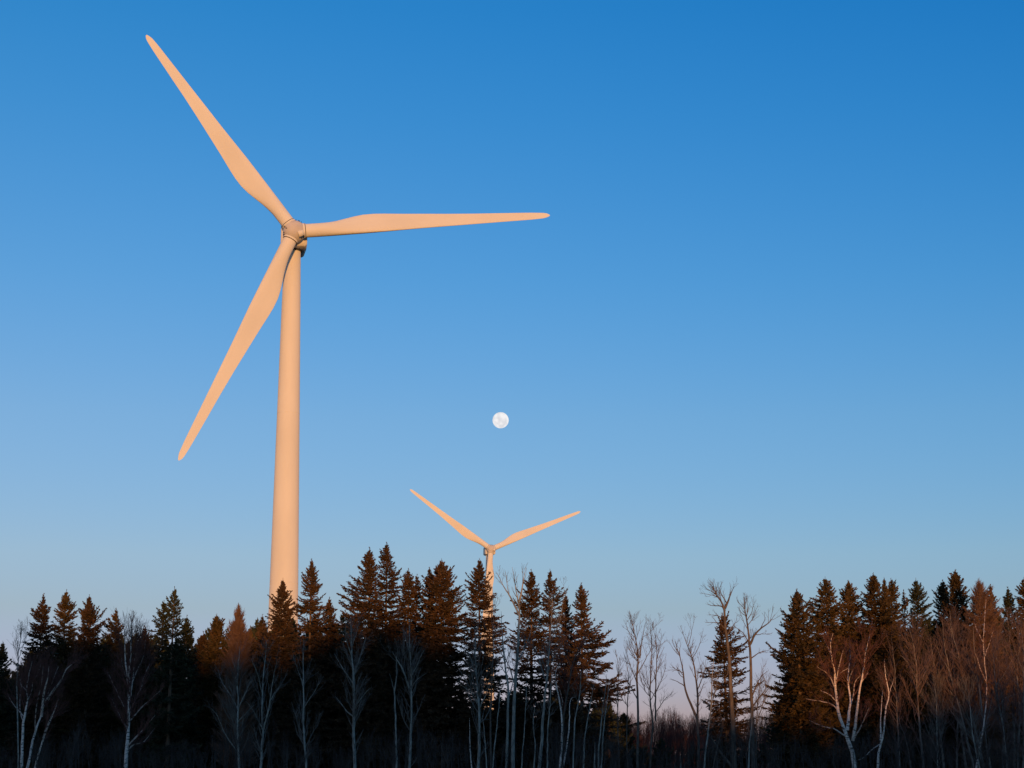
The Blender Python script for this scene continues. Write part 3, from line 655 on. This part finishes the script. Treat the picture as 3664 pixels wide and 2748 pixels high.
# centre ---------------------------------------------------------------
PG = 'tall bare trees right of the small turbine'
bare_tree('poplar_tree', 'tall grey poplar whose bare top spreads against the sky right of the small turbine', 'poplar', 3, 107, 'aspen',
    [[(368, 1650), (374, 1250), (395, 950), (410, 700), (413, 560), (398, 440), (366, 250)], [(411, 600), (350, 470), (300, 390), (252, 290)], [(405, 500), (425, 400), (447, 255)]], [[(330, 440), (320, 350), (308, 280)], [(398, 440), (382, 380), (400, 300)], [(400, 900), (460, 780), (500, 650)], [(385, 1060), (330, 930), (290, 860)]],
    r0=.14, t0=.35, d1=1.9, spread=1.1, ang=32, d2=3.2, d3=2.6, up=.4, group=PG)
bare_tree('poplar_tree', 'straight grey poplar stem immediately left of the tall sky topped one', 'poplar', 3, 106, 'aspen', [[(312, 1650), (332, 1180), (312, 950), (308, 780), (300, 560)]], [[(330, 1150), (380, 1000), (395, 880)], [(312, 960), (270, 830), (240, 750)]], r0=.105, t0=.4, d1=2.4, spread=1.2, group=PG)
bare_tree('poplar_tree', 'stout grey leaning stem under the tiered spruce spire', 'poplar', 3, 106, 'aspen', [[(543, 1650), (562, 1400), (578, 1230), (606, 950), (626, 620), (640, 480)]], [[(600, 1000), (660, 860), (720, 790)], [(595, 1050), (550, 900), (520, 820)], [(618, 760), (690, 640), (735, 380)]], r0=.13, t0=.4, d1=2.4, spread=1.3, group=PG)
bare_tree('birch_tree', 'crooked two stemmed birch with white patches, below the last spruce before the gap', 'birch', 3, 104, 'birch', [[(688, 1650), (702, 1450), (690, 1270), (668, 1130), (655, 1030), (672, 960), (692, 920)], [(716, 1650), (752, 1400), (762, 1280), (770, 1180), (800, 1160)]], [[(668, 1130), (640, 1050), (630, 980)], [(690, 1270), (715, 1190), (700, 1100)]], r0=.07, t0=.5, d1=2.4, spread=1.0, limb_r=.8)
bare_tree('aspen_tree', 'long leaning grey aspen with reddish top in front of the last spruce before the gap', 'aspen', 3, 105, 'red', [[(690, 1655), (716, 1320), (738, 1180), (768, 980), (800, 850), (846, 740)]], [[(770, 960), (720, 820), (700, 690)], [(745, 1130), (820, 1010), (880, 900)], [(790, 870), (850, 780), (900, 700)], [(740, 1160), (690, 1020), (670, 880)]], r0=.085, t0=.35, d1=4.2, spread=1.6, d2=5, d3=4.5)
for lab, st, rr_ in (
    ('thin pale leaning sapling between the stout stem and the crooked birch', [(598, 1650), (606, 1400), (625, 1200), (640, 1000)], .06),
    ('thin grey sapling right of the crooked birch', [(784, 1650), (800, 1330), (828, 1120), (836, 980)], .07),
    ('kinked grey sapling, second right of the crooked birch', [(862, 1650), (868, 1450), (898, 1240), (930, 1060)], .065),
    ('grey sapling on the left of a close pair beneath the long tufted spruce branches', [(962, 1650), (975, 1400), (992, 1200), (1010, 1000)], .06),
    ('grey sapling on the right of a close pair beneath the long tufted spruce branches', [(985, 1650), (1000, 1400), (1018, 1230), (1040, 1040)], .055),
    ('short dark stump like stem below the long tufted spruce branches', [(932, 1650), (936, 1570), (940, 1480)], .09),
    ('thin grey stem just left of the pale aspen foot under the small turbine', [(175, 1650), (160, 1480), (140, 1290)], .05),
    ('thin pale stem leaning right, between small turbine and the straight grey poplar', [(222, 1650), (250, 1400), (270, 1180), (276, 1050)], .055),
    ('faint grey sapling between the tall sky topped poplar and the stout stem', [(505, 1650), (515, 1500), (500, 1330), (520, 1200)], .045),
    ('faint thin stem hard against the right of the tall sky topped poplar', [(415, 1650), (432, 1420), (442, 1200), (440, 1050)], .04)):
    bare_tree('sapling', lab, 'sapling', 3, 103 + (st[0][0] % 7) * .6, 'aspen', [st], r0=rr_, t0=.5, d1=2.4 if 'stump' not in lab else .2, spread=.8, group='saplings at the foot of the spruces')
GG = 'bare poplars in the gap of the wood'
bare_tree('poplar_tree', 'bare poplar with forked twiggy crown, first slim tree inside the gap from the left', 'poplar', 3, 110, 'poplar',
    [[(1240, 1650), (1240, 1250), (1240, 1030), (1250, 900), (1232, 780), (1205, 690), (1182, 595)], [(1250, 890), (1262, 780), (1288, 640)]], [[(1240, 1080), (1180, 930), (1140, 790)], [(1242, 1000), (1300, 880), (1330, 800)], [(1240, 1200), (1180, 1080), (1130, 1030)], [(1232, 790), (1180, 720), (1150, 650)]], r0=0.096, t0=.42, d1=2.8, spread=1.3, d2=3.6, d3=4.2, group=GG)
bare_tree('poplar_tree', 'slim twin stemmed bare poplar in the middle of the gap', 'poplar', 3, 111, 'poplar',
    [[(1332, 1650), (1352, 1360), (1338, 1180), (1340, 950), (1345, 780), (1335, 620)], [(1362, 1330), (1366, 1100), (1368, 850), (1342, 640)]], [[(1340, 1180), (1290, 1050), (1270, 950)], [(1368, 1150), (1420, 1010), (1440, 920)], [(1368, 1280), (1430, 1180), (1490, 1120)], [(1345, 900), (1390, 790), (1400, 720)]], r0=0.074, t0=.35, d1=3.2, spread=1.35, d2=3.6, d3=4.2, limb_r=.75, group=GG)
bare_tree('poplar_tree', 'crooked bare poplar splitting into two curved arms right of the gap centre', 'poplar', 4, 109, 'poplar',
    [[(445, 1650), (450, 1450), (445, 1280), (452, 1080), (435, 930), (410, 800), (372, 700), (318, 540)], [(435, 1270), (380, 1150), (335, 1010), (322, 880), (296, 750), (305, 690)]], [[(296, 760), (250, 720), (195, 640)], [(322, 890), (260, 885), (180, 895)], [(410, 800), (440, 680), (468, 560)], [(372, 700), (385, 600), (415, 450)], [(335, 1000), (270, 970), (210, 960)], [(296, 750), (270, 690), (262, 650)], [(452, 1060), (490, 900), (500, 800)]],
    r0=0.109, t0=.4, d1=2.6, spread=1.15, d2=3.4, d3=4.2, limb_r=.85, group=GG)
bare_tree('poplar_tree', 'tallest bare poplar with windswept broom top, in front of the lone open spruce', 'poplar', 4, 107, 'poplar',
    [[(730, 1650), (722, 1280), (706, 1020), (694, 820), (682, 690), (660, 560), (650, 380), (612, 310), (590, 270), (545, 180)], [(652, 390), (685, 310), (720, 215)]], [[(612, 310), (560, 290), (450, 265)], [(640, 350), (620, 250), (632, 175)], [(655, 470), (590, 450), (520, 440)], [(660, 540), (590, 510), (495, 520)], [(650, 400), (590, 375), (510, 365)], [(690, 830), (676, 890), (640, 960)], [(668, 600), (720, 520), (765, 490)], [(590, 270), (520, 240), (480, 210)], [(685, 310), (700, 260), (690, 195)]],
    r0=0.174, t0=.62, d1=3.4, spread=1.0, d2=4.0, d3=4.2, group=GG, wob=.06)
bare_tree('poplar_tree', 'rough barked bare poplar with crown bending right, between lone spruce and great spruce', 'poplar', 4, 108, 'poplar',
    [[(880, 1650), (875, 1250), (862, 1000), (856, 760), (838, 640), (820, 500), (800, 400), (790, 300)], [(850, 680), (880, 610), (935, 550), (1000, 500), (1040, 440)]], [[(800, 400), (755, 340), (745, 300)], [(820, 490), (870, 400), (880, 300)], [(838, 640), (780, 560), (730, 520)], [(880, 610), (930, 600), (1020, 600)], [(935, 550), (965, 480), (970, 420)], [(870, 800), (930, 750), (1010, 730)], [(866, 1090), (930, 950), (990, 880)], [(872, 1150), (960, 1060), (1010, 940)], [(815, 450), (770, 420), (740, 380)]],
    r0=0.148, t0=.55, d1=3.2, spread=1.1, d2=4.0, d3=4.2, group=GG, limb_r=.6, wob=.06)
bare_tree('leaning_log', 'broken trunk leaning diagonally against the foot of the tallest bare poplar', 'fallen trunk', 4, 106.5, 'poplar', [[(708, 1655), (640, 1560), (580, 1470), (520, 1385)]], r0=.12, t0=.85, d1=.3, spread=.4)
bare_tree('sapling', 'slender grey sapling leaning right before the lone open spruce', 'sapling', 4, 106, 'aspen', [[(488, 1650), (512, 1400), (535, 1150), (545, 950), (552, 780)]], [[(530, 1180), (580, 1020), (600, 920)]], r0=.06, t0=.35, d1=2.6, spread=1.0)
bare_tree('sapling', 'thin grey stem just left of the rough barked poplar foot', 'sapling', 4, 107, 'aspen', [[(838, 1650), (845, 1450), (862, 1320), (868, 1200)]], r0=.07, t0=.5, d1=1.8, spread=.8)
bare_tree('sapling', 'fine twiggy sapling between the lone open spruce and the great spruce', 'sapling', 4, 112, 'poplar', [[(900, 1650), (905, 1300), (925, 1050), (950, 850)], [(905, 1300), (960, 1120), (990, 980)]], r0=.05, t0=.2, d1=3.2, spread=1.2)
bare_tree('sapling', 'bent sapling rising from behind the leaning broken trunk', 'sapling', 4, 107.5, 'poplar', [[(560, 1650), (590, 1500), (612, 1420), (630, 1330), (600, 1180)]], r0=.045, t0=.4, d1=2.2, spread=.8)
for lab, st in (('thin bare tree crowding the gap edge below the long tufted spruce branches', [(1110, 1650), (1100, 1300), (1100, 1000), (1075, 830)]),
                ('very thin bare sapling, rightmost of those against the left rim of the gap', [(1165, 1650), (1160, 1200), (1165, 1020), (1140, 880)])):
    bare_tree('sapling', lab, 'sapling', 3, 113, 'poplar', [st], r0=.05, t0=.3, d1=3.0, spread=1.0)
# right half ---------------------------------------------------------------
bare_tree('birch_tree', 'sunlit white birch with sinuous forked trunk glowing orange before the great spruce', 'birch', 5, 103, 'birch',
    [[(700, 1650), (686, 1560), (655, 1455), (622, 1370), (572, 1235), (556, 1100), (546, 1000), (538, 900), (520, 800), (500, 690), (520, 590)],
     [(638, 1360), (650, 1220), (658, 1120), (640, 960), (650, 820), (655, 700)], [(682, 1440), (710, 1260), (732, 1060), (762, 900), (780, 720), (808, 600)]],
    [[(612, 1405), (540, 1350), (450, 1320), (345, 1268)], [(562, 1205), (510, 1150), (430, 1128), (310, 1110)], [(552, 1150), (500, 1080), (430, 1045)], [(545, 1030), (490, 930), (390, 855)], [(556, 965), (600, 890), (650, 850)], [(548, 980), (580, 830), (610, 730)], [(692, 1435), (740, 1340), (780, 1240), (812, 1160)], [(650, 1190), (690, 1060), (700, 970), (742, 918)], [(506, 760), (470, 680), (440, 600)], [(738, 1020), (770, 940), (800, 900)], [(640, 1000), (670, 900), (690, 820)]],
    r0=.16, t0=.5, d1=5.0, spread=1.6, d2=6.5, d3=5.5, ang=34, limb_r=.72)
bare_tree('birch_tree', 'smaller white birch with two thin stems, right of the sunlit one', 'birch', 5, 103.5, 'birch',
    [[(884, 1650), (892, 1530), (925, 1400), (945, 1200), (972, 1080), (950, 920), (942, 800)], [(902, 1440), (902, 1260), (918, 1040)]], [[(700, 1612), (770, 1580), (830, 1520), (884, 1465)][::-1], [(968, 1080), (990, 1010), (1000, 950)]], r0=.085, t0=.5, d1=2.4, spread=.9, limb_r=.7)
RG = 'thicket of thin leafless trees at the right'
for lab, kind, st, lb, rr_ in (
    ('thin grey upright tree left of the thicket, below the dark cone shaped spruce', 'red', [(1240, 1650), (1208, 1250), (1192, 900), (1172, 700), (1140, 540)], [[(1195, 950), (1120, 830), (1060, 770)], [(1205, 1050), (1260, 900), (1290, 780)]], .085),
    ('faint thin tree right of the smaller white birch', 'red', [(1060, 1650), (1045, 1350), (1022, 1050), (1000, 780), (985, 600)], [[(1020, 1050), (960, 930), (930, 860)]], .05),
    ('grey stem leaning left beneath the sky gap under the dark cone spruce', 'red', [(1412, 1650), (1382, 1350), (1345, 1050), (1330, 820), (1300, 620)], [[(1345, 1060), (1250, 960), (1180, 900)], [(1335, 900), (1390, 760), (1420, 660)]], .11),
    ('stem whose top reaches into the lumpy leaning spruce, leftmost long one of the thicket', 'red', [(1570, 1650), (1510, 1220), (1480, 920), (1470, 650), (1455, 400)], [[(1490, 1000), (1400, 850), (1340, 720)], [(1475, 760), (1530, 620), (1560, 520)]], .10),
    ('strongly left leaning brown stem crossing beneath the tallest full spruce', 'red', [(1645, 1650), (1580, 1400), (1510, 1130), (1450, 900), (1410, 700), (1385, 480)], [[(1500, 1100), (1400, 1000), (1310, 960)], [(1440, 860), (1360, 740), (1330, 640)]], .09),
    ('left leaning stem with pale orange middle, next left of the thicket birch', 'red', [(1725, 1650), (1650, 1300), (1590, 1010), (1550, 850), (1500, 650), (1475, 450)], [[(1580, 980), (1650, 830), (1690, 700)], [(1550, 850), (1490, 760), (1440, 720)]], .10),
    ('upright brown stem directly behind the thin white birch of the thicket', 'red', [(1775, 1650), (1722, 1300), (1690, 1000), (1658, 780), (1640, 540)], [[(1690, 1000), (1620, 860), (1590, 740)]], .09),
    ('dark leaning stem under the russet spire right of the orange red larch', 'red', [(1905, 1650), (1862, 1300), (1800, 1000), (1780, 800), (1765, 580)], [[(1800, 1010), (1880, 900), (1940, 800)], [(1770, 1170), (1900, 1110), (2050, 1055)]], .10),
    ('bare stem in front of the dark green spruce second from the right edge', 'red', [(1962, 1650), (1950, 1200), (1962, 900), (1925, 640), (1900, 420)], [[(1955, 950), (2010, 820), (2040, 700)]], .10),
    ('bare stem nearest the right edge with top curving left', 'red', [(2000, 1650), (2012, 1200), (1992, 900), (2002, 620), (1960, 400)], [[(1995, 900), (1920, 780), (1880, 700)]], .10),
    ('half hidden stem cut off by the right edge', 'red', [(2030, 1650), (2034, 1200), (2036, 800), (2015, 480)], [[(2036, 900), (1980, 780), (1950, 690)]], .08),
    ('grey stem standing between the two left leaning ones of the thicket', 'red', [(1505, 1650), (1512, 1300), (1540, 1000), (1560, 780), (1550, 600)], [[(1530, 1050), (1600, 930), (1640, 860)]], .08),
    ('short grey stem close beside the left leaning one beneath the sky gap', 'aspen', [(1345, 1650), (1342, 1400), (1330, 1150), (1310, 1000)], [], .06),
    ('reddish sapling curving left between smaller white birch and the thicket', 'red', [(1140, 1650), (1105, 1430), (1050, 1280), (1045, 1100)], [], .05),
    ('thin stem left of the dark leaning one near the right edge', 'red', [(1880, 1650), (1880, 1200), (1850, 900), (1830, 620)], [[(1870, 1100), (1800, 960), (1760, 890)]], .07),
    ('pale grey stem low in the thicket, right of the thin white birch foot', 'aspen', [(1690, 1650), (1640, 1400), (1620, 1200), (1600, 1050)], [], .06)):
    bare_tree('bare_tree', lab, 'bare tree', 5, 104 + (st[0][0] % 13) * .75, 'thicket' if kind == 'red' else kind, [st], lb, r0=rr_, t0=.22, d1=4.6, spread=2.2, ang=34, d2=3.0, d3=2.2, tw=1.4, group=RG)
bare_tree('birch_tree', 'thin white birch with peeling lower trunk inside the right thicket, reaching up into the larch', 'birch', 5, 104, 'young_birch',
    [[(1660, 1650), (1690, 1480), (1715, 1350), (1735, 1180), (1740, 1000), (1722, 800), (1706, 600), (1720, 320)]], [[(1725, 780), (1770, 670), (1805, 550)], [(1712, 680), (1660, 560), (1640, 470)], [(1738, 950), (1680, 830), (1650, 740)]], r0=.066, t0=.5, d1=3.0, spread=1.2, d2=4.5, d3=4)

# ------------------------------------------------------------------ brush
def brush(name, label, mat, px0, px1, n, ymin, ymax, top, seed, d=(5, 4.5), r=.02, spread=.8, ang=26):
    """many bare shrubs as one mass; top(px) gives the photograph row of its upper rim"""
    rng = np.random.default_rng(seed); px = rng.uniform(px0, px1, n); Y = rng.uniform(ymin, ymax, n)
    P, R = [], []; K = 8; s = np.linspace(0, 1, K)[:, None]
    for a, y in zip(px, Y):
        t = at(a, top(a) + abs(rng.normal(0, 35)), y); h = max(.8, t[2])
        lean = rng.normal(0, .10, 2) * h
        b = np.array([t[0] - lean[0], y - lean[1], 0]); 
        P.append(b + (np.array([t[0], y, h]) - b) * s + np.cumsum(rng.normal(0, .03, (K, 3)), 0) * s); R.append(np.linspace(r * (.6 + .25 * h), .005, K))
    P, R = np.array(P), np.array(R)
    g = Geo(); tubes(g, P, R, 4)
    C1, R1 = shoots(rng, P, R, 3.2, .15, (spread,), ang, .5, 5, rscale=.9)
    C2, R2 = shoots(rng, C1, R1, d[0], .1, .6, 32, .4, 4, rscale=.8)
    tubes(g, C1, np.maximum(R1, .004), 3); tubes(g, C2, np.maximum(R2, .0035), 3)
    o = g.build(name, M[mat]); tag(o, label, 'brush', kind='stuff')
brush('brushwood', 'low reddish brushwood closing the far end of the gap', 'red_twig', 2050, 3000, 950, 152, 186, lambda p: 2552 + 14 * math.sin(p * .031) + 9 * math.sin(p * .083), 5, spread=1.1)
brush('undergrowth', 'tangle of thin bare shrubs along the bottom of the wood', 'scrub', -200, 3860, 620, 97, 116, lambda p: 2630 + 40 * math.sin(p * .011 + 1) + 25 * math.sin(p * .037), 6, spread=.9, ang=34)
